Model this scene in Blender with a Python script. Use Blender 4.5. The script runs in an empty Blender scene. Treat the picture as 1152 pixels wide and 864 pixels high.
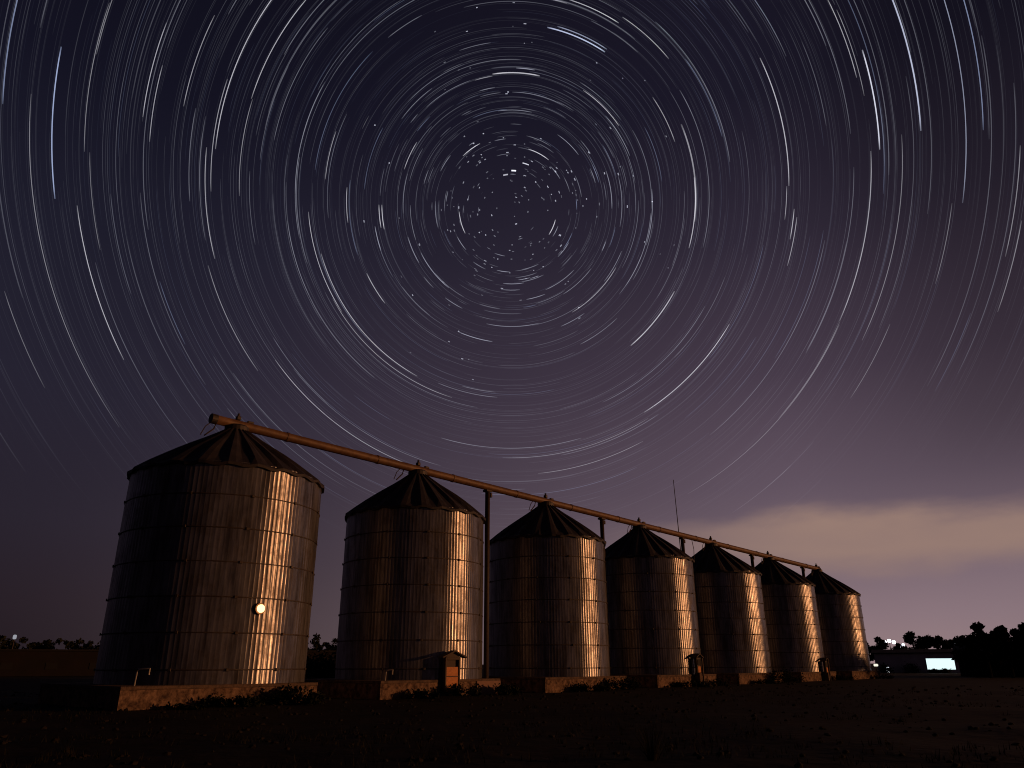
import bpy, bmesh, math, random
from mathutils import Vector, Matrix, noise
random.seed(7)
PI = math.pi; R = math.radians
sc = bpy.context.scene
COL = sc.collection

# ------------------------------------------------------------ helpers
def obj(name, bm, mat, parent=None, smooth=False, loc=None):
    me = bpy.data.meshes.new(name)
    bm.normal_update(); bm.to_mesh(me); bm.free()
    me.materials.append(mat)
    if smooth:
        me.polygons.foreach_set('use_smooth', [True]*len(me.polygons))
    o = bpy.data.objects.new(name, me); COL.objects.link(o)
    if parent: o.parent = parent
    if loc: o.location = loc
    return o
def tag(o, label=None, cat=None, group=None, kind=None):
    if label: o['label'] = label
    if cat: o['category'] = cat
    if group: o['group'] = group
    if kind: o['kind'] = kind
    return o
def thing(name, label, cat, loc=(0,0,0), rz=0, group=None):
    o = bpy.data.objects.new(name, None); COL.objects.link(o)
    o.empty_display_size = .2
    o.location = loc; o.rotation_euler = (0,0,rz)
    return tag(o, label, cat, group)
def copy_tree(o, loc, rz, scale, label):
    c = o.copy(); COL.objects.link(c); c.location = loc; c.rotation_euler = (0,0,rz); c.scale = scale
    c['label'] = label
    for ch in list(o.children):
        d = ch.copy(); COL.objects.link(d); d.parent = c
        for g in list(ch.children):
            e = g.copy(); COL.objects.link(e); e.parent = d
    return c
def box(bm, c, s, rz=0, bev=0, rough=0):
    M = Matrix.Translation(c) @ Matrix.Rotation(rz, 4, 'Z') @ Matrix.Diagonal((s[0], s[1], s[2], 1))
    r = bmesh.ops.create_cube(bm, size=1, matrix=M)
    if bev:
        es = list({e for v in r['verts'] for e in v.link_edges})
        bmesh.ops.bevel(bm, geom=es, offset=bev, segments=1, affect='EDGES')
def tube(bm, pts, r, n=10, caps=True):
    rings = []
    if not isinstance(r, (list, tuple)): r = [r]*len(pts)
    pts = [Vector(p) for p in pts]
    for i, p in enumerate(pts):
        a = pts[max(i-1,0)]; b = pts[min(i+1,len(pts)-1)]
        d = (b-a).normalized()
        up = Vector((0,0,1)) if abs(d.z) < .95 else Vector((1,0,0))
        u = d.cross(up).normalized(); v = d.cross(u)
        rings.append([bm.verts.new(p + (u*math.cos(2*PI*k/n)+v*math.sin(2*PI*k/n))*r[i]) for k in range(n)])
    for i in range(len(rings)-1):
        for k in range(n):
            bm.faces.new((rings[i][k], rings[i][(k+1)%n], rings[i+1][(k+1)%n], rings[i+1][k]))
    if caps:
        bm.faces.new(rings[0]); bm.faces.new(rings[-1][::-1])
def lathe(bm, prof, n=48, caps=False):
    rings = [[bm.verts.new((r*math.cos(2*PI*k/n), r*math.sin(2*PI*k/n), z)) for k in range(n)] for r, z in prof]
    for i in range(len(rings)-1):
        for k in range(n):
            bm.faces.new((rings[i][k], rings[i][(k+1)%n], rings[i+1][(k+1)%n], rings[i+1][k]))
    if caps:
        bm.faces.new(rings[0][::-1]); bm.faces.new(rings[-1])
def leaf(bm, p, s, nrm=None):
    n = Vector((random.gauss(0,1), random.gauss(0,1), random.gauss(0,1)))
    if n.length < 1e-3: n = Vector((0,0,1))
    n.normalize()
    u = n.orthogonal().normalized(); v = n.cross(u)
    a = random.random()*2*PI
    u, v = u*math.cos(a)+v*math.sin(a), v*math.cos(a)-u*math.sin(a)
    bm.faces.new([bm.verts.new(p + u*s*x + v*s*y*.6) for x, y in ((-1,0),(0,-1),(1,0),(0,1))])

# ------------------------------------------------------------ materials
def mat(name, col, rough=.8, metal=0, noise_amt=0, nscale=3, col2=None, bump=0, bscale=20, spec=.5):
    m = bpy.data.materials.new(name); m.use_nodes = True
    nt = m.node_tree; b = nt.nodes['Principled BSDF']
    b.inputs['Base Color'].default_value = (*col, 1)
    b.inputs['Roughness'].default_value = rough
    b.inputs['Metallic'].default_value = metal
    b.inputs['Specular IOR Level'].default_value = spec
    tc = nt.nodes.new('ShaderNodeTexCoord')
    if col2:
        n = nt.nodes.new('ShaderNodeTexNoise'); n.inputs['Scale'].default_value = nscale; n.inputs['Detail'].default_value = 6
        n.inputs['Roughness'].default_value = .65
        nt.links.new(tc.outputs['Object'], n.inputs['Vector'])
        cr = nt.nodes.new('ShaderNodeValToRGB'); cr.color_ramp.elements[0].position = .38; cr.color_ramp.elements[1].position = .62
        cr.color_ramp.elements[0].color = (*col, 1); cr.color_ramp.elements[1].color = (*col2, 1)
        nt.links.new(n.outputs[0], cr.inputs[0]); nt.links.new(cr.outputs[0], b.inputs['Base Color'])
    if bump:
        n2 = nt.nodes.new('ShaderNodeTexNoise'); n2.inputs['Scale'].default_value = bscale; n2.inputs['Detail'].default_value = 5
        nt.links.new(tc.outputs['Object'], n2.inputs['Vector'])
        bp = nt.nodes.new('ShaderNodeBump'); bp.inputs['Strength'].default_value = bump; bp.inputs['Distance'].default_value = .05
        nt.links.new(n2.outputs[0], bp.inputs['Height']); nt.links.new(bp.outputs[0], b.inputs['Normal'])
    return m
def emit(name, col, s):
    m = bpy.data.materials.new(name); m.use_nodes = True
    nt = m.node_tree; nt.nodes.clear()
    e = nt.nodes.new('ShaderNodeEmission'); e.inputs[0].default_value = (*col,1); e.inputs[1].default_value = s
    o = nt.nodes.new('ShaderNodeOutputMaterial'); nt.links.new(e.outputs[0], o.inputs[0])
    return m
def galvanised():
    m = bpy.data.materials.new('galvanised_steel'); m.use_nodes = True
    nt = m.node_tree; L = nt.links; N = nt.nodes; b = N['Principled BSDF']
    tc = N.new('ShaderNodeTexCoord')
    at = N.new('ShaderNodeAttribute'); at.attribute_name = 'sheet'
    # vertical dirt runs and sheet to sheet tone
    mp = N.new('ShaderNodeMapping'); mp.inputs['Scale'].default_value = (1.6,1.6,.22); L.new(tc.outputs['Object'], mp.inputs[0])
    n1 = N.new('ShaderNodeTexNoise'); n1.inputs['Scale'].default_value = 1.6; n1.inputs['Detail'].default_value = 7; n1.inputs['Roughness'].default_value = .7
    L.new(mp.outputs[0], n1.inputs['Vector'])
    r1 = N.new('ShaderNodeValToRGB'); r1.color_ramp.elements[0].position = .36; r1.color_ramp.elements[1].position = .60
    r1.color_ramp.elements[0].color = (.115,.108,.11,1); r1.color_ramp.elements[1].color = (.33,.32,.33,1)
    L.new(n1.outputs[0], r1.inputs[0])
    mx = N.new('ShaderNodeMix'); mx.data_type = 'RGBA'; mx.blend_type = 'MULTIPLY'; mx.inputs[0].default_value = .38
    L.new(r1.outputs[0], mx.inputs[6]); L.new(at.outputs['Color'], mx.inputs[7])
    # rust patches
    n3 = N.new('ShaderNodeTexNoise'); n3.inputs['Scale'].default_value = .9; n3.inputs['Detail'].default_value = 9; n3.inputs['Roughness'].default_value = .75
    L.new(tc.outputs['Object'], n3.inputs['Vector'])
    r3 = N.new('ShaderNodeValToRGB'); r3.color_ramp.elements[0].position = .50; r3.color_ramp.elements[1].position = .62
    L.new(n3.outputs[0], r3.inputs[0])
    mx2 = N.new('ShaderNodeMix'); mx2.data_type = 'RGBA'; mx2.inputs[7].default_value = (.10,.05,.03,1)
    mm = N.new('ShaderNodeMath'); mm.operation = 'MULTIPLY'; mm.inputs[1].default_value = .28
    L.new(r3.outputs[0], mm.inputs[0]); L.new(mm.outputs[0], mx2.inputs[0]); L.new(mx.outputs[2], mx2.inputs[6])
    L.new(mx2.outputs[2], b.inputs['Base Color'])
    b.inputs['Metallic'].default_value = .64
    # roughness
    n4 = N.new('ShaderNodeTexNoise'); n4.inputs['Scale'].default_value = 2.2; n4.inputs['Detail'].default_value = 6
    L.new(mp.outputs[0], n4.inputs['Vector'])
    mr = N.new('ShaderNodeMapRange'); mr.inputs[1].default_value = .3; mr.inputs[2].default_value = .7; mr.inputs[3].default_value = ROUGH[0]; mr.inputs[4].default_value = ROUGH[1]
    L.new(n4.outputs[0], mr.inputs[0])
    ma = N.new('ShaderNodeMath'); ma.operation = 'ADD'; L.new(mr.outputs[0], ma.inputs[0])
    ms = N.new('ShaderNodeMath'); ms.operation = 'MULTIPLY'; ms.inputs[1].default_value = .12; L.new(r3.outputs[0], ms.inputs[0]); L.new(ms.outputs[0], ma.inputs[1])
    L.new(ma.outputs[0], b.inputs['Roughness'])
    b.inputs['Anisotropic'].default_value = ANISO
    b.inputs['Anisotropic Rotation'].default_value = .25
    tg = N.new('ShaderNodeTangent'); tg.direction_type = 'RADIAL'; tg.axis = 'Z'
    L.new(tg.outputs[0], b.inputs['Tangent'])
    # dents and buckles
    mp2 = N.new('ShaderNodeMapping'); mp2.inputs['Scale'].default_value = (1.1,1.1,1.7); L.new(tc.outputs['Object'], mp2.inputs[0])
    n5 = N.new('ShaderNodeTexNoise'); n5.inputs['Scale'].default_value = 1.5; n5.inputs['Detail'].default_value = 5; n5.inputs['Roughness'].default_value = .5
    L.new(mp2.outputs[0], n5.inputs['Vector'])
    bp = N.new('ShaderNodeBump'); bp.inputs['Strength'].default_value = .5; bp.inputs['Distance'].default_value = .012
    L.new(n5.outputs[0], bp.inputs['Height']); L.new(bp.outputs[0], b.inputs['Normal'])
    return m

ROUGH = (.28,.42); ANISO = .88
M_STEEL = galvanised()
M_BAND = mat('dark_weathered_band', (.09,.075,.065), .6, .4, col2=(.05,.03,.022), nscale=5)
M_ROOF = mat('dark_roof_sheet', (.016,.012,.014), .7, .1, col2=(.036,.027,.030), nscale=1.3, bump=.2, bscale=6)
M_CAP = mat('dark_cap_metal', (.05,.04,.035), .6, .4)
M_PIPE = mat('rust_brown_paint', (.16,.082,.032), .6, .1, col2=(.10,.045,.018), nscale=2.5, bump=.15, bscale=9)
M_POST = mat('dark_post_steel', (.06,.04,.035), .7, .2, col2=(.04,.025,.02), nscale=4)
M_STONE = mat('rubble_stone', (.055,.032,.024), .95, 0, col2=(.25,.155,.10), nscale=3.2, bump=.9, bscale=7, spec=.2)
M_PLASTER = mat('pinkish_plaster', (.30,.18,.135), .95, 0, col2=(.24,.145,.11), nscale=1.5, bump=.2, bscale=9, spec=.2)
M_COPING = mat('worn_concrete_coping', (.16,.105,.075), .95, 0, col2=(.08,.055,.042), nscale=4, bump=.4, spec=.2)
M_DOOR = mat('orange_brown_boards', (.62,.22,.045), .7, 0, col2=(.45,.15,.03), nscale=6, bump=.2)
M_DARK = mat('black_opening', (.012,.01,.01), .9)
M_FRAME = mat('dark_wood_frame', (.07,.045,.03), .8, 0, bump=.2)
M_LEAF = mat('dark_leaves', (.016,.018,.008), .9, 0, col2=(.009,.011,.005), nscale=1.5, spec=.2)
M_LEAFFAR = mat('far_leaves', (.02,.022,.012), .9, 0, spec=.1)
M_BARK = mat('bark', (.010,.008,.007), .95, spec=.05)
M_WHITE = mat('grubby_white_render', (.82,.77,.74), .9, 0, col2=(.68,.63,.60), nscale=.8, bump=.2)
M_FARROOF = mat('dark_far_roof', (.015,.012,.012), .85)
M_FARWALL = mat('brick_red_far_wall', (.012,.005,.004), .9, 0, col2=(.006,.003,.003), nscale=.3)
M_GALPIPE = mat('pale_bent_pipe', (.5,.45,.38), .5, .3)

# ------------------------------------------------------------ measured layout
SUN_E = 1.3; RIB = .0019; RIB2 = .0048; BRT = .78; BRF = .43
CL_T = 0.0; CL_B = 0.0; CB0, CB1, CT0, CT1 = .090, .130, .150, .181
LAMPZ = 3.95; LAMPA = R(-44.6)
HX = (-.80, 0.0, 0.0); BPX = (-4.9, -4.85)
MAST = (23.8, 107.4, 26.8); GB = (-12.9, 57)
DOORX = 1.7
SHED = (24.4, 29.15, 160, 3.25, (8.3, 12.7), (.55, 2.38))
DARKB = (29.15, 38.5, 120, 3.0)
TREES_R = [(24.0,190,6.2,5),(24.8,185,7.0,4),(25.9,205,6.0,4),(26.9,190,8.2,6),(27.6,200,6.6,5),(28.3,190,7.2,6),(28.9,200,6.6,5),(29.6,195,6.8,5),
 (30.0,112,4.9,5),(30.75,110,6.3,5.5),(31.35,112,5.4,5),(31.9,108,5.7,4.5),(32.5,114,5.6,5),(33.0,110,6.0,5.5),(33.9,112,6.2,6),(35.2,110,6.0,6)]
TLAB = ['small dark tree at the far end of the silo row','dark tree just left of the bright white floodlight','small dark tree between the two floodlights','tallest round dark tree above the white shed roof',
 'low tree right of the tallest tree above the shed','broad flat-topped dark tree above the lit bay','low dark tree above the right end of the shed','dark tree beside the tiny lamp above the shed end',
 'low tree where the black barn begins','tall dark tree with a bumpy top above the black barn','lower tree right of the tall bumpy one','narrow pointed dark tree above the barn','low tree between the pointed tree and the right edge',
 'dark tree near the right edge, beside a tiny white lamp','dark tree at the right edge of the picture','dark tree just beyond the right edge lamp']
TREES_L = [(-35.2,170,7.4,7),(-34.1,165,7.0,7),(-33.1,160,6.6,6),(-32.6,175,6.0,5),(-31.7,170,6.6,6),(-31.2,180,6.0,5),(-30.5,175,6.4,6),(-30.0,180,6.8,6),(-29.3,170,6.2,6),(-28.7,175,6.6,5),(-28.1,170,6.0,6),(-27.4,175,6.6,6),(-26.6,170,6.2,6),(-25.8,175,6.2,6),
 (-14.6,170,6.6,5),(-14.0,175,8.0,4),(-13.4,170,6.2,5),(-12.8,180,7.2,5),(-12.2,170,6.4,5),(-11.5,175,6.4,5)]
W = (.86,.88,1)
LAMPS = [('cluster of bright white floodlights behind the trees',25.45,210,6.3,.9,.9,W,4.0,'floodlight','floodlight',3),
 ('smaller white floodlight right of the bright cluster',26.12,215,5.5,.8,.8,W,2.5,'floodlight','floodlight',2),
 ('tiny white lamp above the right end of the shed',29.26,178,5.2,.7,.45,W,1.6),
 ('small white lamp at the right edge of the picture',32.86,140,5.0,.8,.5,W,1.8),
 ('low warm white lamp at the foot of the farthest silo',24.42,130,1.35,.7,.4,(1,.95,.8),1.0),
 ('single dim white lamp in the left tree line',-32.25,150,5.9,.6,.8,W,.35)]
# polar distance, hour angles (degrees), brightness, width, blueness
TRAILS = [(30.63,-88.6,-70.5,0.75,1.5,1),
 (33.21,-78.5,-64.4,0.35,1.5,1),
 (29.44,-110.6,-89.4,0.6,1.1,0),
 (31.81,-118.3,-76.7,0.3,1,0),
 (34.38,-110.3,-98.8,0.25,1,0),
 (37.76,-117.7,-108.2,0.25,1,0),
 (27.9,60.1,79.6,0.8,1.8,0.5),
 (26.8,79.6,110.2,0.25,1.1,0),
 (25.48,66.3,81.2,1,1.7,0.2),
 (24.95,81.2,108.5,0.5,1.2,0),
 (24.98,108.5,127.5,0.25,1,0),
 (31.29,63.2,80.9,0.4,1.3,1),
 (30.37,62.1,89.4,0.4,1.2,0.6),
 (29.78,89.4,99.9,0.2,1,0),
 (12.56,11.6,31.6,0.9,1.8,0.7),
 (12.77,14.6,31.7,0.45,1.5,0.7),
 (18.26,117.4,146.3,0.6,1.3,0),
 (18.79,146.3,182.3,0.25,1,0),
 (25.03,109.1,147.8,0.28,1,0),
 (27.82,131.8,143.4,0.28,1,0),
 (19.78,59.5,85.5,0.6,1.4,0),
 (19.64,85.5,92.3,0.4,1.1,0),
 (13.47,64.2,94.0,0.35,2.2,0),
 (13.43,80.5,102.3,0.6,1.4,0),
 (21.09,-78.7,-47.0,0.6,1.3,0),
 (21.65,-99.1,-78.7,0.45,1.2,0),
 (19.52,-67.4,-44.0,0.55,1.2,0),
 (19.44,-87.2,-67.4,0.3,1.1,0),
 (21.28,-86.6,-65.8,0.4,1.1,0),
 (14.81,-120.3,-90.6,0.5,1.1,0),
 (14.44,-149.8,-102.7,0.5,1.2,0),
 (22.19,-121.7,-100.1,0.3,1.1,0),
 (20.75,-158.7,-121.7,0.45,1,0),
 (14.89,-161.9,-115.8,0.35,1,0),
 (11.82,-125.8,-113.2,0.5,1.2,0),
 (9.78,-97.8,-88.0,0.6,1.3,0),
 (9.57,-98.7,-88.0,0.7,1.2,0),
 (20.19,90.1,96.2,0.6,1.3,0),
 (20.42,91.7,101.5,0.4,1.2,0),
 (9.43,-8.1,12.4,0.7,1.6,0),
 (9.3,-16.2,-8.2,0.3,1.2,0),
 (13.61,116.3,138.3,0.6,1.6,0),
 (20.07,150.0,174.3,0.35,1,0),
 (5.19,-43.1,-26.1,0.8,1.2,0),
 (4.44,16.2,38.0,0.8,1.2,0),
 (3.37,103.4,123.9,0.8,1.3,0),
 (3.9,-117.0,-92.6,0.7,1.2,0),
 (12.08,-62.2,-57.3,0.1,1,0),
 (33.21,83.2,95.5,0.3,1.1,0),
 (33.67,91.4,101.8,0.3,1.1,0),
 (28.0,106.6,118.7,0.22,1,0),
 (8.95,118.7,149.1,0.4,1.2,0),
 (12.65,52.5,68.3,0.35,1.2,0),
 (9.7,31.9,53.2,0.5,1.1,0),
 (9.68,50.6,53.2,0.1,1,0),
 (25.66,-76.2,-62.1,0.45,1.1,0),
 (23.4,-72.9,-57.4,0.4,1.1,0),
 (14.3,-8.9,15.7,0.4,1.1,0),
 (14.55,15.9,30.8,0.6,1.2,0),
 (14.98,30.8,47.2,0.4,1.1,0),
 (24.75,56.9,69.8,0.45,1.1,0),
 (24.95,59.3,72.8,0.3,1,0),
 (25.13,-79.6,-68.0,0.4,1.1,0),
 (28.85,-82.4,-63.3,0.28,1,0),
 (28.55,-95.4,-82.4,0.2,1,0),
 (12.1,-94.5,-82.5,0.5,1.1,0),
 (8.34,-70.0,-55.3,0.5,1.1,0),
 (13.66,-81.0,-66.5,0.4,1,0),
 (28.77,-69.9,-61.8,0.25,1,0)]

# ------------------------------------------------------------ camera
CAMZ = 1.6
cd = bpy.data.cameras.new('camera'); cam = bpy.data.objects.new('camera', cd); COL.objects.link(cam)
cd.sensor_width = 36; cd.lens = 841.96/1152*36; cd.clip_start = .05; cd.clip_end = 20000
PITCH = .3583
cam.matrix_world = Matrix.Translation((0,0,CAMZ)) @ Matrix.Rotation(PI/2+PITCH, 4, 'X') @ Matrix.Rotation(-.0026, 4, 'Z')
sc.camera = cam

# ------------------------------------------------------------ sun lamp (the low sodium-coloured light from the east) and night sky
SUN_AZ, SUN_EL = R(93), R(5.5)
sd = bpy.data.lights.new('sun', 'SUN'); sun = bpy.data.objects.new('sun', sd); COL.objects.link(sun)
sd.energy = SUN_E; sd.angle = R(2.0); sd.color = (1.0,.43,.165)
dirv = Vector((math.sin(SUN_AZ)*math.cos(SUN_EL), math.cos(SUN_AZ)*math.cos(SUN_EL), math.sin(SUN_EL)))
sun.rotation_euler = dirv.to_track_quat('Z','Y').to_euler()

def srgb(r, g, b):
    f = lambda c: (c/255/12.92 if c/255 <= .04045 else ((c/255+.055)/1.055)**2.4)
    return (f(r), f(g), f(b), 1)
w = bpy.data.worlds.new('World'); sc.world = w; w.use_nodes = True
nt = w.node_tree; N = nt.nodes; L = nt.links; N.clear()
def mth(op, a, b=None, c=None, clamp=False):
    n = N.new('ShaderNodeMath'); n.operation = op; n.use_clamp = clamp
    for i, v in enumerate((a, b, c)):
        if v is None: continue
        if isinstance(v, (int, float)): n.inputs[i].default_value = v
        else: L.new(v, n.inputs[i])
    return n.outputs[0]
def sstep(v, a, b):
    n = N.new('ShaderNodeMapRange'); n.interpolation_type = 'SMOOTHSTEP'
    L.new(v, n.inputs[0]); n.inputs[1].default_value = a; n.inputs[2].default_value = b
    return n.outputs[0]
def mixc(f, a, b, mode='MIX'):
    n = N.new('ShaderNodeMix'); n.data_type = 'RGBA'; n.blend_type = mode
    for k, v in ((0,f),(6,a),(7,b)):
        if isinstance(v, (int, float)): n.inputs[k].default_value = v
        elif isinstance(v, tuple): n.inputs[k].default_value = v
        else: L.new(v, n.inputs[k])
    return n.outputs[2]
def ramp(v, stops):
    n = N.new('ShaderNodeValToRGB'); cr = n.color_ramp
    while len(cr.elements) < len(stops): cr.elements.new(.5)
    for e, (p, c) in zip(cr.elements, stops): e.position = p; e.color = srgb(*c)
    L.new(v, n.inputs[0]); return n.outputs[0]
tc = N.new('ShaderNodeTexCoord'); sx = N.new('ShaderNodeSeparateXYZ'); L.new(tc.outputs['Generated'], sx.inputs[0])
X, Y, Z = sx.outputs
s = lambda d: math.sin(R(d))
left = ramp(Z, [(0,(33,25,31)),(s(4),(38,29,37)),(s(9),(40,34,45)),(s(18),(37,34,48)),(s(28),(29,28,42)),(s(38),(19,18,32)),(s(52),(12,11,22)),(1,(10,9,18))])
right = ramp(Z, [(0,(150,126,128)),(s(3),(138,117,124)),(s(7),(118,100,110)),(s(12),(98,83,96)),(s(20),(72,60,74)),(s(30),(47,40,54)),(s(40),(27,24,38)),(1,(13,11,22))])
hor = mth('SQRT', mth('ADD', mth('MULTIPLY', X, X), mth('ADD', mth('MULTIPLY', Y, Y), 1e-5)))
sa = mth('DIVIDE', X, hor)                      # sine of the azimuth
faz = sstep(sa, -.60, .50)
skyc = mixc(faz, left, right)
# the glow of the town fades again beyond its bearing
azr = mth('ARCTAN2', X, Y)
dim = mth('SUBTRACT', 1.0, mth('MULTIPLY', mth('MULTIPLY', sstep(azr, .33, .66), sstep(Z, .10, .28)), .42))
skyc = mixc(1.0, skyc, dim, 'MULTIPLY')
# faint uneven airglow
na = N.new('ShaderNodeTexNoise'); na.inputs['Scale'].default_value = 2.2; na.inputs['Detail'].default_value = 3
L.new(tc.outputs['Generated'], na.inputs['Vector'])
skyc = mixc(1.0, skyc, mth('ADD', .86, mth('MULTIPLY', na.outputs[0], .28)), 'MULTIPLY')
# low cloud bank lit by the town
mp = N.new('ShaderNodeMapping'); mp.inputs['Scale'].default_value = (1,1,3.2); L.new(tc.outputs['Generated'], mp.inputs[0])
nc = N.new('ShaderNodeTexNoise'); nc.inputs['Scale'].default_value = 5.0; nc.inputs['Detail'].default_value = 6; nc.inputs['Roughness'].default_value = .5
L.new(mp.outputs[0], nc.inputs['Vector'])
az = mth('ARCTAN2', X, Y)
zc = mth('ADD', Z, mth('MULTIPLY', mth('SUBTRACT', nc.outputs[0], .5), -.075))
# the bank's top and bottom edges drift with azimuth
top = mth('SUBTRACT', zc, mth('MULTIPLY', mth('SUBTRACT', az, .35), CL_T))
bot = mth('SUBTRACT', zc, mth('MULTIPLY', mth('SUBTRACT', az, .35), CL_B))
cm = mth('MULTIPLY', sstep(bot, CB0, CB1), mth('SUBTRACT', 1.0, sstep(top, CT0, CT1)))
cm = mth('MULTIPLY', cm, sstep(az, .06, .42))
cm = mth('MULTIPLY', cm, mth('ADD', .62, mth('MULTIPLY', nc.outputs[0], .6)), clamp=True)
skyc = mixc(cm, skyc, srgb(151,124,114))
# the southern sky behind the photographer is dark
back = sstep(Y, -.35, .35)
skyc = mixc(back, mixc(1.0, skyc, (.23,.21,.27,1), 'MULTIPLY'), skyc)
st = N.new('ShaderNodeTexSky'); st.sky_type = 'NISHITA'; st.sun_disc = False; st.sun_elevation = SUN_EL; st.sun_rotation = SUN_AZ
add = mixc(1.0, skyc, mixc(1.0, st.outputs[0], (.0004,.0004,.0004,1), 'MULTIPLY'), 'ADD')
bg = N.new('ShaderNodeBackground'); L.new(add, bg.inputs[0]); bg.inputs[1].default_value = 1.0
wo = N.new('ShaderNodeOutputWorld'); L.new(bg.outputs[0], wo.inputs[0])

# ------------------------------------------------------------ star trails wheeling round the pole
EL = R(33.7)
P = Vector((0, math.cos(EL), math.sin(EL))); U = Vector((0, -math.sin(EL), math.cos(EL))); E = Vector((1,0,0))
SKY_R = 6000
verts = []; faces = []; cols = []
PXR = 1/842.0
def trail(th, p0, p1, br, wpx, blue=0, taper=.08, rough=.25):
    """an arc of polar distance th (deg) between hour angles p0 and p1 (deg)"""
    span = p1-p0; n = max(1, int(span/1.6*max(.35, min(1, th/14)))+1)
    hw = wpx*PXR/2
    base = len(verts); sd_ = random.random()*900
    anyv = False
    for i in range(n+1):
        t = i/n; ph = R(p0+span*t)
        for sgn in (-1, 1):
            a = R(th)+sgn*hw
            d = P*math.cos(a) + (U*math.cos(ph)+E*math.sin(ph))*math.sin(a)
            verts.append(d*SKY_R)
        f = 1.0
        if taper: f = min(1, .25+t/taper*.75, .25+(1-t)/taper*.75)
        f *= 1-rough+2*rough*(noise.noise(Vector((sd_, t*span*.12, 3)))*.5+.5)
        z = d.z; az_ = math.atan2(d.x, d.y)
        low = .06 + max(0, az_)*.2 + max(0, -az_)*.17                     # extinction near the horizon, stronger over the town glow
        ext = max(0, min(1, (z-low)/.27)); ext = ext*ext*(3-2*ext)*.97+.0
        c = br*f*ext
        cc = (c*(.95-.40*blue), c*(.94-.26*blue), c*(1.04+.05*blue), 1)
        cols.append(cc); cols.append(cc)
        if i:
            k = base+2*i
            if c > .002: faces.append((k-2, k-1, k+1, k))
def vis(th, ph):
    a = R(th); p = R(ph)
    d = P*math.cos(a) + (U*math.cos(p)+E*math.sin(p))*math.sin(a)
    return d.z > .05
for th, a, b, br, wp, bl in TRAILS:
    trail(th, a, b, br*BRT, wp*.62, bl*.9, .1, .15)
rnd = random.Random(21)
def ring_star(th, fac=1.0):
    span = rnd.uniform(9, 48)
    if th < 12: span = rnd.uniform(7, 12+th*2.0)
    p0 = rnd.uniform(-180, 180)
    x = rnd.random()
    br = .012+.05*rnd.random()**2+.30*x**8
    wp = .45+.30*x**5
    if th < 9: br = br*1.5+.02
    trail(th, p0, p0+span, br*fac*BRF, wp, .25 if rnd.random() < .8 else .9, .06, .35)
th = 4.4
NARC = 0
while th < 47:
    cnt = 1.15 if th < 20 else 1.0
    m = 12 if th > 10 else 9
    k = rnd.random()
    for q in range(m):
        if rnd.random() < .93: ring_star(th+rnd.uniform(-.07,.07), (1.0 if k < .9 else 1.3)*(1-.45*max(0, min(1, (th-22)/12)))); NARC += 1
    th += rnd.choice((.12,.15,.2,.26,.36))*(1 if th < 24 else 1.2)
# long continuous faint rings
th = 6.5
while th < 46:
    p0 = rnd.uniform(-180,180); span = rnd.uniform(50, 130)
    trail(th, p0, p0+span, (.02+.10*rnd.random()**4)*BRF, .5, .3, .1, .5)
    th += rnd.uniform(.03,.16)
# crowded short arcs and single points close to the pole
for i in range(170):
    t_ = 1.6+9*rnd.random()**.8; p0 = rnd.uniform(-180,180)
    trail(t_, p0, p0+rnd.uniform(4, 4+t_*3), .03+.30*rnd.random()**3, .55+.25*rnd.random(), .3, .15, .2)
for i in range(200):
    t_ = math.sqrt(rnd.random())*5.5 if i < 110 else rnd.uniform(2, 14)
    p0 = rnd.uniform(-180,180); dl = 5.0/max(t_, .4)*rnd.uniform(.7,2.2)
    trail(max(t_,.3), p0, p0+dl, .08+.5*rnd.random()**2.2, .7+.5*rnd.random(), .25, 0, 0)
trail(2.76, 0, 7, 1.1, 1.5, .1, 0, 0); trail(3.4, 14, 22, .7, 1.1, .1, 0, 0); trail(2.5, -14, -6, .5, 1.4, .1, 0, 0)
me = bpy.data.meshes.new('star_trails'); me.from_pydata(verts, [], faces)
ca = me.color_attributes.new('glow', 'FLOAT_COLOR', 'POINT')
ca.data.foreach_set('color', [x for c in cols for x in c])
ms = bpy.data.materials.new('starlight'); ms.use_nodes = True; n_ = ms.node_tree.nodes; n_.clear()
a_ = n_.new('ShaderNodeAttribute'); a_.attribute_name = 'glow'
e_ = n_.new('ShaderNodeEmission'); t_ = n_.new('ShaderNodeBsdfTransparent'); s_ = n_.new('ShaderNodeAddShader'); o_ = n_.new('ShaderNodeOutputMaterial')
l_ = ms.node_tree.links; l_.new(a_.outputs['Color'], e_.inputs[0]); l_.new(e_.outputs[0], s_.inputs[0]); l_.new(t_.outputs[0], s_.inputs[1]); l_.new(s_.outputs[0], o_.inputs[0])
ms.cycles.emission_sampling = 'NONE'
me.materials.append(ms)
so = bpy.data.objects.new('star_trails', me); COL.objects.link(so)
tag(so, 'thin white and blue star trails circling the celestial pole', 'star trails', kind='stuff')
sc.cycles.transparent_max_bounces = 32

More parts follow.
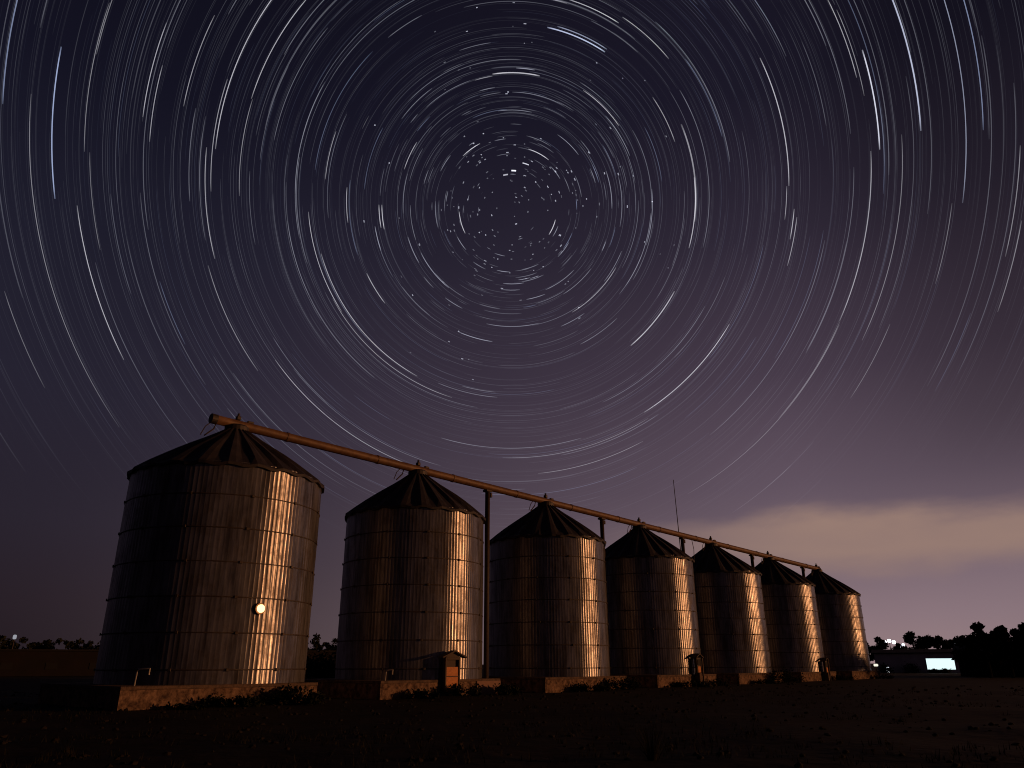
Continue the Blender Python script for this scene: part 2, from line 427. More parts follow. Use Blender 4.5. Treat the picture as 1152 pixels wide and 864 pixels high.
# ------------------------------------------------------------ ground
def gh(x, y):
    r = math.hypot(x, y)
    h = noise.noise(Vector((x*.22, y*.22, 1)))*.10 + noise.noise(Vector((x*.9, y*.9, 5)))*.035 + noise.noise(Vector((x*3.1, y*3.1, 9)))*.012
    return h*max(.1, min(1, 1.25-r/90)) - .02
bm = bmesh.new()
radii = [0.0]; r = 1.0
while r < 9000: radii.append(r); r *= 1.035 if r < 160 else 1.3
nseg = 260; prev = None
c0 = bm.verts.new((0,0,gh(0,0)))
for r in radii[1:]:
    ring = [bm.verts.new((r*math.sin(2*PI*k/nseg), r*math.cos(2*PI*k/nseg), gh(r*math.sin(2*PI*k/nseg), r*math.cos(2*PI*k/nseg)) if r < 160 else -.02)) for k in range(nseg)]
    for k in range(nseg):
        if prev is None: bm.faces.new((c0, ring[(k+1)%nseg], ring[k]))
        else: bm.faces.new((prev[k], prev[(k+1)%nseg], ring[(k+1)%nseg], ring[k]))
    prev = ring
M_GROUND = mat('dry_earth', (.016,.009,.008), .95, 0, col2=(.006,.004,.0038), nscale=.35, bump=.9, bscale=2.2, spec=.1)
g = obj('ground', bm, M_GROUND, smooth=True); tag(g, kind='structure')

# ------------------------------------------------------------ silos
T = Vector((.6857, .7279, 0)); NRM = Vector((.7279, -.6857, 0))        # along the row, and its front side
C0 = Vector((-14.7438, 37.9715, 0)); STEP = Vector((8.5904, 9.1203, 0))
TS = [.1633,.1086,.1326,.0331,-.1485,-.3153,.0262]
ROWA = math.atan2(T.y, T.x)
ZB = .84
def zap(u): return 11.9865+1.6-.2074*u
SL = ['largest corrugated steel silo, closest to the camera, with a glowing wall lamp',
 'second silo from the left, with the tall orange door hut at its foot',
 'corrugated silo between the first two tall pipe posts, no hut at its foot',
 'fourth silo, a small hooded hatch on a dark post at its foot',
 'corrugated steel silo directly left of the smaller far one with the broken hatch hut',
 'sixth silo, second from the far end, a broken hatch hut at its foot',
 'farthest and smallest looking silo at the end of the row beside the open sky']
PLl = ['long rough stone plinth under the nearest silo, weeds along its foot',
 'stone plinth with a pinkish plastered right end, under the silo with the orange door hut',
 'stone plinth under the third silo from the left, mostly in shadow',
 'stone plinth under the silo with the hooded hatch on a post',
 'stone plinth with a round dark bush before it, under the fifth silo',
 'stone plinth under the sixth silo, behind the broken hatch hut',
 'farthest stone plinth at the end of the row, near the white shed']
DENT = (.8,.7,.8,.7,.9,1.0,1.2)
NR = 138; SUB = 10
def wall_mesh(Rw, z0, z1, bands, seed):
    bm = bmesh.new(); lay = bm.verts.layers.float_color.new('sheet')
    n = NR*SUB; rr = random.Random(seed)
    levels = []
    lv = [z0]+sorted(bands)+[z1]
    for a, b in zip(lv[:-1], lv[1:]):
        k = max(1, int((b-a)/.35))
        seg = [a+(b-a)*i/k for i in range(k+1)]
        levels.append((seg, [rr.uniform(.62,1.0) for _ in range(18)], rr.uniform(0, 1), rr.uniform(-.012,.012)))
    for ti, (seg, tone, off, dr) in enumerate(levels):
        rings = []
        for z in seg:
            row = []
            for k in range(n):
                a = 2*PI*k/n
                q = noise.noise(Vector((math.cos(a)*5, math.sin(a)*5, z*1.1+seed*7)))*.014*DENT[seed-1] + noise.noise(Vector((math.cos(a)*16, math.sin(a)*16, z*2.5+seed*3)))*.003
                rad = Rw + dr + RIB*math.cos(a*NR) + RIB2*max(0, math.cos(a*NR))**5 + q
                v = bm.verts.new((rad*math.cos(a), rad*math.sin(a), z)); row.append(v)
                s_ = tone[int((a/(2*PI)*18+off)) % 18]; v[lay] = (s_, s_*.985, s_*.97, 1)
            rings.append(row)
        for i in range(len(rings)-1):
            A, B = rings[i], rings[i+1]
            for k in range(n):
                k2 = (k+1) % n
                bm.faces.new((A[k], A[k2], B[k2], B[k]))
    return bm
def roof_mesh(Re, z0, z1, nf, ph):
    """folded-sheet cone: ridges and valleys running to the peak"""
    bm = bmesh.new(); n = nf*4; rows = 7
    grid = []
    for j in range(rows+1):
        t = j/rows; rad = Re*(1-t)+.42*t; row = []
        amp = .05+.11*math.sin(PI*min(1, t*1.25+.06))*(1-t*.5)
        for k in range(n):
            a = 2*PI*k/n+ph; m = k % 4
            h = (amp, amp*.72, -amp*.35, -amp*.25)[m]
            h += noise.noise(Vector((a*3, t*3, Re)))*.03
            rj = rad*(1+(.006 if m == 0 else 0)) + (noise.noise(Vector((a*9, 0, 2)))*.05 if j == 0 else 0)
            row.append(bm.verts.new((rj*math.cos(a), rj*math.sin(a), z0+(z1-z0)*t+h)))
        grid.append(row)
    for j in range(rows):
        for k in range(n):
            bm.faces.new((grid[j][k], grid[j][(k+1)%n], grid[j+1][(k+1)%n], grid[j+1][k]))
    bm.faces.new(grid[-1])
    # down-turned edge
    low = [bm.verts.new((v.co.x*.998, v.co.y*.998, v.co.z-.13)) for v in grid[0]]
    for k in range(n): bm.faces.new((low[k], low[(k+1)%n], grid[0][(k+1)%n], grid[0][k]))
    inn = [bm.verts.new((v.co.x*.93, v.co.y*.93, v.co.z+.02)) for v in low]
    for k in range(n): bm.faces.new((inn[k], inn[(k+1)%n], low[(k+1)%n], low[k]))
    return bm
SILO = []
for i in range(7):
    c = C0 + STEP*i + T*TS[i]
    Re = 4.7766 if i == 0 else 4.3973
    Rw = Re-.14; ze = 10.3558-.2074*i; za = zap(i)-.28
    s = thing('grain_silo', SL[i], 'silo', (c.x, c.y, 0), (0,1.3,2.9,4.1,5.2,.7,3.6)[i], 'corrugated grain silos in a row'); SILO.append((s, c, Re, Rw, ze))
    rr = random.Random(i*13+3)
    bands = [ze+.05-1.5*k*(ze/10.36) for k in range(1, 7)]; bands = [b for b in bands if b > ZB+.2]
    obj('wall', wall_mesh(Rw, ZB-.05, ze+.1, bands, i+1), M_STEEL, s, smooth=True)
    for b in bands:
        bm = bmesh.new()
        lathe(bm, [(Rw-.02,b-.03),(Rw+.02,b-.028),(Rw+.035,b-.01),(Rw+.035,b+.01),(Rw+.02,b+.026),(Rw-.02,b+.03)], 120)
        for q in range(12):                       # bolted lap lugs standing out at the joints
            a = 2*PI*(q+rr.random()*.15)/12
            box(bm, (math.cos(a)*(Rw+.07), math.sin(a)*(Rw+.045), b), (.05,.13,.12), a, .01)
        obj('band', bm, M_BAND, s, smooth=False)
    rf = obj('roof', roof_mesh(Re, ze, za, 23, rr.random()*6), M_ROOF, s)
    bm = bmesh.new(); lathe(bm, [(.62,za-.25),(.62,za+.10),(.5,za+.2),(.28,za+.26)], 20, caps=True); obj('peak_cap', bm, M_CAP, rf, smooth=False)
    # plinth
    hl = 4.2788; oa = -1.0791
    fr = Rw+.06
    a0 = oa-hl; a1 = oa+hl
    if i == 0: a0 -= .15
    back = -Rw-.1
    cx = (a0+a1)/2 ; ln = a1-a0
    pc = c + T*0
    pl = thing('stone_plinth', PLl[i], 'plinth', (c.x, c.y, 0), ROWA, 'stone plinths under the silos')
    bm = bmesh.new()
    # local x along the row, local y away from the front
    nx, nz = 46, 6
    def grid_face(p0, dx, dz, nx, nz, amp):
        G = [[bm.verts.new(p0+dx*(ii/nx)+dz*(jj/nz)) for ii in range(nx+1)] for jj in range(nz+1)]
        nn = dx.cross(dz).normalized()
        for jj in range(nz+1):
            for ii in range(nx+1):
                v = G[jj][ii]; q = noise.noise(Vector((v.co.x*1.9+i*9, v.co.y*1.9, v.co.z*2.4)))
                q2 = noise.noise(Vector((v.co.x*.6+i*9, v.co.y*.6, 3)))
                if 0 < ii < nx: v.co += nn*q*amp
                v.co.z += (q2*.05 if jj == nz else 0)
        for jj in range(nz):
            for ii in range(nx):
                bm.faces.new((G[jj][ii], G[jj][ii+1], G[jj+1][ii+1], G[jj+1][ii]))
    H = ZB-.10; zb = -.25
    grid_face(Vector((a0,-fr,zb)), Vector((ln,0,0)), Vector((0,0,H-zb)), nx, nz, .04)
    grid_face(Vector((a1,-fr,zb)), Vector((0,fr-back,0)), Vector((0,0,H-zb)), nx, nz, .04)
    grid_face(Vector((a0,-back,zb)), Vector((0,back-fr,0)), Vector((0,0,H-zb)), nx, nz, .04)
    grid_face(Vector((a1,-back,zb)), Vector((-ln,0,0)), Vector((0,0,H-zb)), nx, nz, .04)
    obj('stone_base', bm, M_STONE, pl)
    bm = bmesh.new(); box(bm, (cx, (-fr-back)/2, ZB-.075), (ln+.05, fr-back+.06, .14), 0, .025)
    obj('coping', bm, M_COPING, pl)
    if i == 1:
        bm = bmesh.new(); box(bm, (a1-.95, -fr-.045, .33), (1.9,.04,.78), 0, .012); obj('plaster_patch', bm, M_PLASTER, pl)
    # pad beneath the parts of the silo that overhang the plinth's right end
    if a1 < Rw:
        bm = bmesh.new()
        lathe(bm, [(Rw-.02,-.2),(Rw-.02,ZB-.06)], 64, caps=True)
        obj('round_footing', bm, M_COPING, pl)

# wall lamp on the nearest silo
s, c, Re, Rw, ze = SILO[0]
LZ = LAMPZ; ang = LAMPA
wl = bpy.data.objects.new('wall_lamp', None); COL.objects.link(wl); wl.parent = s
wl.location = (math.cos(ang)*(Rw+.03), math.sin(ang)*(Rw+.03), LZ); wl.rotation_euler = (0,0,ang)
bm = bmesh.new(); tube(bm, [(0,0,0),(.09,0,0)], .25, 16); obj('housing', bm, M_CAP, wl)
bm = bmesh.new(); tube(bm, [(.08,0,0),(.115,0,0)], .23, 16); obj('halo_ring', bm, emit('amber_glow', (1,.30,.08), .42), wl)  # dim glowing ring modelled as the lamp's orange halo, not a fitting
bm = bmesh.new(); tube(bm, [(.11,0,0),(.17,0,0)], .18, 14); obj('lens', bm, emit('lamp_glow', (1,.60,.28), 2.6), wl)

# ------------------------------------------------------------ overhead conveyor pipe with posts
def axis(u): p = C0+STEP*u; return Vector((p.x, p.y, zap(u)))
cv = thing('conveyor_pipe', 'long rusty brown overhead pipe running across all the silo peaks', 'conveyor', tuple(axis(0)))
cv0 = axis(0)
bm = bmesh.new(); pts = [axis(-.085+(6.06+.085)*k/60)-cv0 for k in range(61)]
tube(bm, pts, .245, 18)
obj('tube', bm, M_PIPE, cv, smooth=True)
bm = bmesh.new()
d = (axis(1)-axis(0)).normalized()
tube(bm, [axis(-.085)-cv0-d*.25, axis(-.085)-cv0+d*.05], .265, 18); obj('end_cap', bm, M_CAP, cv)
for u in [x*.5+.25 for x in range(12)]:
    bm = bmesh.new(); p = axis(u)-cv0; tube(bm, [p-d*.07, p+d*.07], .272, 18); obj('flange', bm, M_PIPE, cv)
for u in range(7):
    p = axis(u + TS[u]/12.5)-cv0
    bm = bmesh.new(); box(bm, (p.x, p.y, p.z+.36), (.24,.24,.22), ROWA, .03); gb = obj('gear_box', bm, M_CAP, cv)
    bm = bmesh.new(); tube(bm, [p+Vector((0,0,.4)), p+Vector((0,0,.62))], .07, 8); obj('vent', bm, M_CAP, gb)
    bm = bmesh.new(); box(bm, (p.x+T.x*.7, p.y+T.y*.7, p.z+.27), (.34,.20,.12), ROWA, .02); obj('bracket', bm, M_CAP, cv)
    bm = bmesh.new(); q = p-T*1.15
    tube(bm, [q+Vector((0,0,-.15)), q+Vector((0,0,-.5))-T*.1, q-T*.55+Vector((0,0,-.95))], .04, 6)
    obj('drop_chute', bm, M_POST, cv); bm = bmesh.new()
    tube(bm, [q-T*.30+Vector((0,0,-.2)), q-T*.55+Vector((0,0,-.45)), q-T*.75+Vector((0,0,-.95))], .025, 6)
    obj('cable', bm, M_POST, cv)
for u in (1.515, 2.57, 3.56, 4.66, 5.675):
    a = axis(u)-cv0
    bm = bmesh.new(); z0 = -cv0.z
    tube(bm, [(a.x,a.y,z0-.1),(a.x,a.y,a.z-.22)], .17, 12)
    ps = obj('support_post', bm, M_POST, cv, smooth=True)
    bm = bmesh.new(); box(bm, (a.x,a.y,a.z-.30), (.55,.42,.14), ROWA, .02); box(bm, (a.x+T.x*.3,a.y+T.y*.3,a.z-.55), (.18,.2,.3), ROWA, .02)
    obj('saddle', bm, M_POST, ps)
a = axis(3.56)-cv0
bm = bmesh.new(); b_ = a+T*1.7+Vector((0,0,-.2))
tube(bm, [b_, b_+T*.25+Vector((0,0,-.9)), b_+T*.15+Vector((0,0,-1.8)), b_-T*.3+Vector((0,0,-2.6))], .03, 6); obj('loose_cable', bm, M_POST, cv)

# ------------------------------------------------------------ huts and hatches at the silo feet
def front(i, along, out): return SILO[i][1] + T*along + NRM*(SILO[i][3]+out)
def hut(label, loc, h, wdt, dep, z0=0):
    t = thing('door_hut', label, 'door hut', (loc.x, loc.y, z0), ROWA, 'door huts at the silo feet')
    bm = bmesh.new()
    box(bm, (-wdt/2+.05,0,h/2), (.10,dep,h), 0, .01); box(bm, (wdt/2-.05,0,h/2), (.10,dep,h), 0, .01)
    box(bm, (0,dep/2-.04,h/2), (wdt-.2,.06,h), 0); box(bm, (0,-dep/2+.05,h-.06), (wdt-.2,.10,.12), 0, .01)
    obj('frame', bm, M_FRAME, t)
    bm = bmesh.new()
    for (z, hh) in ((.02,.33),(.36,.33),(.70,.32)):
        box(bm, (0,-dep/2+.06,h*(z+hh/2)*.74), (wdt-.2,.04,h*hh*.74), 0, .008)
    d_ = obj('door', bm, M_DOOR, t)
    bm = bmesh.new()
    for z in (.35,.69):
        bm = bmesh.new(); box(bm, (0,-dep/2+.025,h*z*.74), (wdt-.2,.03,.045), 0, .006); obj('rail', bm, M_FRAME, d_)
    bm = bmesh.new(); ov = .34; y0, y1 = -dep/2-.2, dep/2
    p = [(-wdt/2-ov,h-.03),(0,h+.30),(wdt/2+ov,h-.03)]
    for (xa,za_),(xb,zb_) in ((p[0],p[1]),(p[1],p[2])):
        vs = [bm.verts.new(v) for v in ((xa,y0,za_),(xb,y0,zb_),(xb,y1,zb_),(xa,y1,za_),(xa,y0,za_+.07),(xb,y0,zb_+.07),(xb,y1,zb_+.07),(xa,y1,za_+.07))]
        for f_ in ((0,3,2,1),(4,5,6,7),(0,1,5,4),(1,2,6,5),(2,3,7,6),(3,0,4,7)): bm.faces.new([vs[k] for k in f_])
    vs = [bm.verts.new((x,-dep/2,z)) for x, z in ((-wdt/2,h),(wdt/2,h),(0,h+.29))]; bm.faces.new(vs)
    obj('hood', bm, M_FRAME, t)
    return t
h1 = hut('tall hut with orange boarded door and small gabled hood against the second silo', front(1, HX[0], .28), 1.95, 1.08, .22)
# hooded hatch on a post
def hatch(label, loc, zb_, ww=.66, tilt=0):
    t = thing('hatch_box', label, 'hatch', (loc.x, loc.y, 0), ROWA+tilt)
    bm = bmesh.new(); box(bm, (0,0,zb_+.55), (ww,.22,1.1), 0, .02); obj('case', bm, M_FRAME, t)
    bm = bmesh.new(); box(bm, (-.04,-.13,zb_+.24), (ww-.25,.03,.44), 0, .01); obj('panel', bm, M_DOOR, t)
    bm = bmesh.new(); box(bm, (-.02,-.13,zb_+.76), (ww-.2,.03,.42), 0, .01); obj('opening', bm, M_DARK, t)
    bm = bmesh.new()
    for sg in (-1,1):
        vs = [bm.verts.new(v) for v in ((sg*(ww/2+.20),-.26,zb_+1.06),(0,-.26,zb_+1.34),(0,.3,zb_+1.34),(sg*(ww/2+.20),.3,zb_+1.06))]
        r_ = bmesh.ops.extrude_face_region(bm, geom=[bm.faces.new(vs)])
        for v in r_['geom']:
            if isinstance(v, bmesh.types.BMVert): v.co.z += .07
    obj('hood', bm, M_FRAME, t)
    bm = bmesh.new(); box(bm, (ww/2+.02,-.2,(zb_+1.05)/2), (.11,.11,zb_+1.05), 0, .01)
    obj('post', bm, M_FRAME, t)
    bm = bmesh.new(); box(bm, (-.1,-.02,zb_/2), (ww-.35,.42,zb_), 0, .02); obj('leg_box', bm, M_COPING, t)
    return t
hatch('small hooded hatch box with dark opening on a post before the fourth silo', front(3, HX[1], .35), .95)
hatch('broken dark hatch hut leaning at the foot of the sixth silo', front(5, HX[2], .35), .75, .7, .12)

def bent_pipe(i, al, label, h=.62, w_=.5):
    p = front(i, al, -.25)
    t = thing('bent_pipe', label, 'pipe', (p.x, p.y, ZB), ROWA)
    bm = bmesh.new()
    tube(bm, [(0,0,-.02),(.02,0,h*.8),(.07,0,h),(w_,0,h+.02)], .035, 8)
    obj('rail', bm, M_GALPIPE, t, smooth=True)
    bm = bmesh.new(); tube(bm, [(w_,0,h+.03),(w_,0,h-.22)], .03, 8); obj('outlet', bm, M_GALPIPE, t)
    return t
BP1 = bent_pipe(0, BPX[0], 'thin bent pipe rising beside the nearest silo wall')
BP2 = bent_pipe(1, BPX[1], 'short bent pipe beside the second silo, left of its door hut', .5, .45)

# ------------------------------------------------------------ thin mast behind the row
def place(px_az, dist): return Vector((math.sin(px_az)*dist, math.cos(px_az)*dist, 0))
mt = thing('antenna_mast', 'thin tall antenna mast leaning slightly behind the silos', 'antenna', (MAST[0], MAST[1], 0))
bm = bmesh.new(); tube(bm, [(0,0,0),(0,0,MAST[2]*.6),(-.25,0,MAST[2])], [.09,.07,.045], 8); obj('pole', bm, M_CAP, mt)
bm = bmesh.new(); box(bm, (0,0,.1), (.6,.6,.2), .2, .02); obj('foot', bm, M_COPING, mt)

# ------------------------------------------------------------ vegetation
def merged(name, bf, bs, m, parent):
    o = obj(name, bf, m, parent); me = o.data; me.materials.append(M_BARK)
    b = bmesh.new(); b.from_mesh(me)
    vm = {v: b.verts.new(v.co) for v in bs.verts}
    for f in bs.faces: b.faces.new([vm[v] for v in f.verts]).material_index = 1
    b.to_mesh(me); b.free(); bs.free(); return o

def shrub(label, p, rx, ry, h, n, ls=.07, group='dark shrubs along the silo plinths', seed=1, name='shrub'):
    random.seed(seed)
    t = thing(name, label, 'shrub', (p[0], p[1], gh(p[0], p[1])), 0, group)
    bs = bmesh.new(); bf = bmesh.new()
    k = max(5, int(rx*9))
    for j in range(k):
        x = random.uniform(-1,1)*rx*.8; y = random.uniform(-1,1)*ry*.8
        hh = h*random.uniform(.45,1)*(1-.5*(x/rx)**2)
        tip = Vector((x+random.uniform(-.2,.2)*h, y+random.uniform(-.2,.2)*h, hh))
        tube(bs, [(x*.7,y*.7,-.05), tuple(Vector((x,y,hh*.5))), tuple(tip)], [.02,.012,.005], 4)
        for q in range(int(n/k)):
            f = random.random()**.7
            c_ = Vector((x*.7,y*.7,0)).lerp(tip, f)
            sp = .16*h+.10
            leaf(bf, c_+Vector((random.gauss(0,sp*.8), random.gauss(0,sp*.8), random.gauss(0,sp*.45))), ls*random.uniform(.5,1.4))
    merged('foliage', bf, bs, M_LEAF, t)
    return t
SHR = [
 ('low dark weeds along the left half of the nearest plinth', 0, -3.4, .9, 1.3,.4,.16, 500),
 ('spreading dark shrub before the middle of the nearest plinth', 0, -1.3, 1.0, 1.5,.5,.40, 1100),
 ('taller ragged shrub before the right end of the nearest plinth', 0, 1.5, .9, 1.7,.6,.72, 1500),
 ('dark shrub just left of the orange door hut', 1, -.6, .8, 1.6,.6,.62, 1200),
 ('low weeds at the left of the second plinth', 1, -3.2, .9, 1.3,.5,.40, 600),
 ('round dark bush at the plastered end of the second plinth', 1, 2.7, 1.0, 1.0,.6,.55, 900),
 ('low dark shrub left before the third plinth', 2, -2.2, 1.0, 1.5,.6,.55, 800),
 ('dark shrub right before the third plinth', 2, 1.4, 1.0, 1.6,.6,.75, 900),
 ('flat weed patch before the fourth plinth', 3, -2.3, 1.0, 1.9,.6,.5, 800),
 ('small weeds at the right end of the fourth plinth', 3, 2.0, .9, .9,.4,.6, 400),
 ('round dark bush before the fifth plinth', 4, 1.2, 1.1, 1.7,.8,1.15, 1200),
 ('low weeds at the foot of the fifth plinth', 4, -2.4, 1.0, 1.8,.5,.4, 500),
 ('dark weeds in the gap right of the sixth plinth', 5, 2.6, 1.0, 1.2,.5,.6, 500),
 ('low weeds before the farthest plinth', 6, 1.0, 1.0, 1.6,.5,.5, 500)]
for k, (lb, i, al, out, rx, ry, h, n) in enumerate(SHR):
    p = front(i, al, out); shrub(lb, (p.x, p.y), rx, ry, h, n, .075, seed=40+k)
shrub('big dark bush in the gap between the first and second silos', GB, 3.0, 2.0, 2.6, 3500, .12, 'dark bushes behind the silos', 90)
# weed tuft in the foreground
random.seed(5)
tf = thing('weed_tuft', 'spiky dry weed tuft alone on the bare foreground ground', 'weed', (2.55, 15.2, gh(2.55,15.2)))
bm = bmesh.new()
for k in range(120):
    a = random.random()*2*PI; l = random.uniform(.25,.75); le = random.uniform(.1,.55)
    b0 = Vector((math.cos(a)*.12*random.random(), math.sin(a)*.12*random.random(), -.02)); d_ = Vector((math.cos(a)*le, math.sin(a)*le, 1)).normalized()
    sd_ = Vector((-math.sin(a), math.cos(a), 0))*.008
    prevp = None
    for j in range(5):
        t = j/4; q = b0+d_*l*t+Vector((math.cos(a),math.sin(a),-.4))*t*t*le*.35
        w_ = sd_*(1-t*.9); cur = (bm.verts.new(q-w_), bm.verts.new(q+w_))
        if prevp: bm.faces.new((prevp[0],prevp[1],cur[1],cur[0]))
        prevp = cur
obj('blades', bm, mat('dry_grass', (.02,.017,.009), .9, spec=.1), tf)
# scattered dry grass and stones: nobody could count them
random.seed(11)
bm = bmesh.new()
for k in range(2600):
    dd = random.uniform(9, 60)**1; aa = random.uniform(-.75,.75)
    x, y = math.sin(aa)*dd, math.cos(aa)*dd
    if noise.noise(Vector((x*.16, y*.16, 4))) < -.05: continue
    z = gh(x, y)
    for j in range(7):
        a = random.random()*2*PI; l = random.uniform(.05,.2)
        b0 = Vector((x+random.gauss(0,.12), y+random.gauss(0,.12), z-.02)); tip = b0+Vector((math.cos(a)*l*.5, math.sin(a)*l*.5, l)); sd_ = Vector((-math.sin(a), math.cos(a),0))*.012
        bm.faces.new((bm.verts.new(b0-sd_), bm.verts.new(b0+sd_), bm.verts.new(tip)))
o = obj('dry_grass', bm, bpy.data.materials['dry_grass']); tag(o, 'sparse short dry grass scattered over the bare ground', 'grass', kind='stuff')
bm = bmesh.new()
for k in range(1500):
    dd = random.uniform(8, 70); aa = random.uniform(-.75,.75); x, y = math.sin(aa)*dd, math.cos(aa)*dd
    s_ = random.uniform(.015,.07)*(1+dd/60)
    r_ = bmesh.ops.create_icosphere(bm, subdivisions=1, radius=s_, matrix=Matrix.Translation((x,y,gh(x,y)+s_*.2)) @ Matrix.Diagonal((1,random.uniform(.6,1.3),.6,1)))
    for v in r_['verts']: v.co += Vector((random.uniform(-.2,.2),)*3)*s_
o = obj('gravel', bm, mat('stones', (.018,.013,.011), .95, spec=.2)); tag(o, 'loose stones scattered over the bare ground', 'gravel', kind='stuff')

# trees
def tree(label, x, y, h, cw, n, seed, group, ls=.35, kind=0):
    random.seed(seed)
    t = thing('tree', label, 'tree', (x, y, 0), 0, group)
    bt = bmesh.new(); bs = bmesh.new(); bf = bmesh.new()
    tube(bt, [(0,0,-.1),(random.uniform(-.1,.1),0,h*.35),(random.uniform(-.3,.3),0,h*.75)], [h*.035,h*.025,h*.01], 7)
    K = 8 if kind == 0 else 5
    clumps = []
    for k in range(K):
        a = random.random()*2*PI; rr_ = random.random()**.5*cw*.34
        cz = h*random.uniform(.38,.86); f = 1-abs(cz/h-.6)*.9
        cc = Vector((math.cos(a)*rr_*f*1.5, math.sin(a)*rr_*f*1.5, cz)); cr = random.uniform(.10,.2)*(h*.5+cw*.5)
        clumps.append((cc, cr)); tube(bs, [(0,0,h*random.uniform(.25,.5)), tuple(cc*.6+Vector((0,0,cc.z*.35))), tuple(cc)], [h*.014,h*.009,h*.004], 5)
    clumps.append((Vector((random.uniform(-.1,.1)*cw,0,h*.9)), h*.1))
    for k in range(n):
        cc, cr = random.choice(clumps)
        v = Vector((random.gauss(0,1), random.gauss(0,1), random.gauss(0,1))).normalized()*cr*random.uniform(.35,1.08)
        v.z *= .8; leaf(bf, cc+v, ls*random.uniform(.5,1.2))
    obj('trunk', bt, M_BARK, t); merged('crown', bf, bs, M_LEAFFAR, t)
    return t
def at(px, dist):
    """point on the ground straight ahead at this bearing"""
    return math.sin(px)*dist, math.cos(px)*dist
rt = random.Random(3)
for k, (azd, dist, h, cw) in enumerate(TREES_R):
    x, y = at(R(azd), dist)
    tree(TLAB[k], x, y, h, cw, 1500, 200+k, 'trees on the right horizon', .32)
for k, (azd, dist, h, cw) in enumerate(TREES_L):
    x, y = at(R(azd), dist)
    tree('low dark tree in the distant tree line left of the nearest silo' if azd < -24 else 'small dark tree on the horizon seen between the first and second silos', x, y, h, cw, 500, 300+k, 'trees on the left horizon' if azd < -24 else 'trees seen between the first two silos', .35)

# ------------------------------------------------------------ white shed with the lit bay, at the right

x0, y0 = at(R(SHED[0]), SHED[2]); x1, y1 = at(R(SHED[1]), SHED[2])
A = Vector((x0,y0,0)); B = Vector((x1,y1,0)); dl = (B-A); LN = dl.length; rz = math.atan2(dl.y, dl.x)
sh = thing('shed', 'long low grubby white shed with one brightly lit bay at right', 'shed', tuple(A), rz)
H = SHED[3]; wa, wb = SHED[4]; wz0, wz1 = SHED[5]     # bay opening in metres along the wall
bm = bmesh.new(); D = 6.0
def wbx(xa, xb, za_, zb_): box(bm, ((xa+xb)/2, .1, (za_+zb_)/2), (xb-xa, .2, zb_-za_))
wbx(0, DOORX, 0, H); wbx(DOORX+.45, wa, 0, H); wbx(wa, wb, wz1, H); wbx(wa, wb, 0, wz0); wbx(wb, LN, 0, H); wbx(DOORX, DOORX+.45, 1.0, H)
box(bm, (LN/2, D, H/2), (LN,.2,H)); box(bm, (.1, D/2+.1, H/2), (.2,D-.3,H)); box(bm, (LN-.1, D/2+.1, H/2), (.2,D-.3,H))
obj('wall', bm, M_WHITE, sh)
bm = bmesh.new()
pr_ = [(-.5,H+.0),(-.5,H+.14),(D/2,H+.75),(D+.5,H+.14),(D+.5,H+.0)]
va = [bm.verts.new((-.4, y_, z_)) for y_, z_ in pr_]; vb = [bm.verts.new((LN+.4, y_, z_)) for y_, z_ in pr_]
bm.faces.new(va); bm.faces.new(vb[::-1])
for k in range(5): bm.faces.new((va[k], vb[k], vb[(k+1)%5], va[(k+1)%5]))
obj('roof', bm, M_FARROOF, sh)
bm = bmesh.new(); box(bm, ((wa+wb)/2, 1.2, (wz0+wz1)/2), (wb-wa+.6,.08,wz1-wz0+.6)); 
lb = obj('lit_bay', bm, emit('bay_light', (.72,.93,.95), 1.15), sh)
bm = bmesh.new()
for (xa, xb, za_, zb_) in ((wa-.09,wa,wz0,wz1+.07),(wb,wb+.09,wz0,wz1+.07),(wa,wb,wz1,wz1+.07)): box(bm, ((xa+xb)/2,-.03,(za_+zb_)/2), (xb-xa,.09,zb_-za_))
obj('bay_frame', bm, M_FRAME, sh)
bm = bmesh.new(); box(bm, (DOORX+.22,.35,.5), (.43,.06,.98)); obj('lit_doorway', bm, emit('door_light', (.9,.95,1), 1.3), sh)
# parked things and bushes in front of it
def wp(along, out): q = A+dl.normalized()*along; n_ = Vector((dl.y,-dl.x,0)).normalized(); return q+n_*out
for k, (al, out, rx, h) in enumerate(((.42*LN,1.5,1.6,1.7),(.12*LN,1.6,.9,1.7),(.70*LN,1.3,1.3,.62),(.83*LN,1.2,1.0,.68))):
    q = wp(al, out); shrub(('rounded black bush before the middle of the white shed','narrow dark bush at the left end of the white shed','low plant before the left of the lit bay','low plant before the right of the lit bay')[k], (q.x,q.y), rx, .5, h, 900, .12, 'bushes before the white shed', 120+k)
# lamps
def lamp(label, azd, dist, h, hw, hh, col, st, name='street_lamp', cat='lamp', n=1):
    x, y = at(R(azd), dist)
    t = thing(name, label, cat, (x, y, 0), -R(azd))
    bm = bmesh.new(); tube(bm, [(0,0.15,0),(0,.15,h+hh/2)], .08, 8); obj('pole', bm, M_POST, t)
    m = emit('white_lamp_light', col, st)
    for k in range(n):
        xo = (k-(n-1)/2)*hw*1.05; zo = (k%2)*hh*.35
        bm = bmesh.new(); box(bm, (xo,.06,h+zo), (hw,.12,hh), 0, min(hw,hh)*.2); hd = obj('lamp_head', bm, M_CAP, t)
        bm = bmesh.new(); box(bm, (xo,-.04,h+zo), (hw*.86,.10,hh*.86), 0, min(hw,hh)*.2); obj('lens', bm, m, hd)
    return t
for a in LAMPS: lamp(*a)

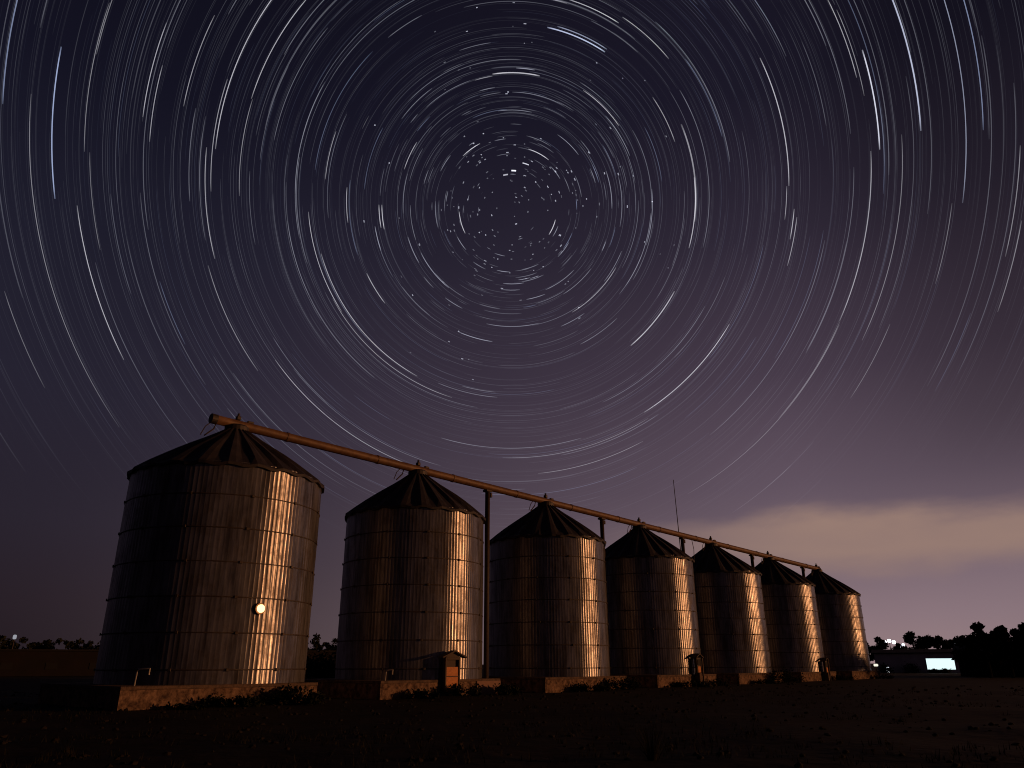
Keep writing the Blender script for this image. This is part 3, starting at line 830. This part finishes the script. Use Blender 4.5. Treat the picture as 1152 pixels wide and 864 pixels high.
# long low warehouse behind, left
xa, ya = at(R(-33.5), 150); xb, yb = at(R(-12.0), 150)
A2 = Vector((xa,ya,0)); d2 = Vector((xb,yb,0))-A2; L2 = d2.length
wh = thing('warehouse', 'long low brick warehouse far behind the two nearest silos', 'warehouse', tuple(A2), math.atan2(d2.y, d2.x))
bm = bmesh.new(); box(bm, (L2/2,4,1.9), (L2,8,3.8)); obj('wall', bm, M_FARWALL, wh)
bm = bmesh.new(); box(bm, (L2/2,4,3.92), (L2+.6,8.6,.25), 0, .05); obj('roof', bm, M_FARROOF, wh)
for k in range(9):
    bm = bmesh.new(); box(bm, (3+k*(L2-6)/8,-.03,1.5), (1.6,.05,1.0)); obj('window', bm, M_DARK, wh)
# black barn with trees around it, right edge
xa, ya = at(R(DARKB[0]), DARKB[2]); xb, yb = at(R(DARKB[1]), DARKB[2])
A3 = Vector((xa,ya,0)); d3 = Vector((xb,yb,0))-A3; L3 = d3.length
db = thing('barn', 'unlit black barn half hidden by trees right of the white shed', 'barn', tuple(A3), math.atan2(d3.y, d3.x))
bm = bmesh.new(); box(bm, (L3/2,4,DARKB[3]/2), (L3,8,DARKB[3])); obj('wall', bm, mat('tarred_wall', (.015,.013,.013), .95, spec=.1), db)
bm = bmesh.new(); va = []; 
for xx in (-.4, L3+.4): va.append([bm.verts.new((xx, y_, z_)) for y_, z_ in ((-.4,DARKB[3]),(4,DARKB[3]+1.1),(8.4,DARKB[3]))])
bm.faces.new(va[0]); bm.faces.new(va[1][::-1])
for k in range(3): bm.faces.new((va[0][k], va[0][(k+1)%3], va[1][(k+1)%3], va[1][k]))
obj('roof', bm, M_FARROOF, db)
bm = bmesh.new(); box(bm, (L3*.55,-.03,1.2), (2.6,.06,2.4), 0); obj('door', bm, M_DARK, db)

sc.view_settings.view_transform = 'Standard'; sc.view_settings.look = 'None'
sc.view_settings.exposure = 0; sc.view_settings.gamma = 1; sc.view_settings.use_curve_mapping = False
sc.render.film_transparent = False
sc.cycles.max_bounces = 5; sc.cycles.sample_clamp_indirect = .035; sc.cycles.filter_width = 1.05
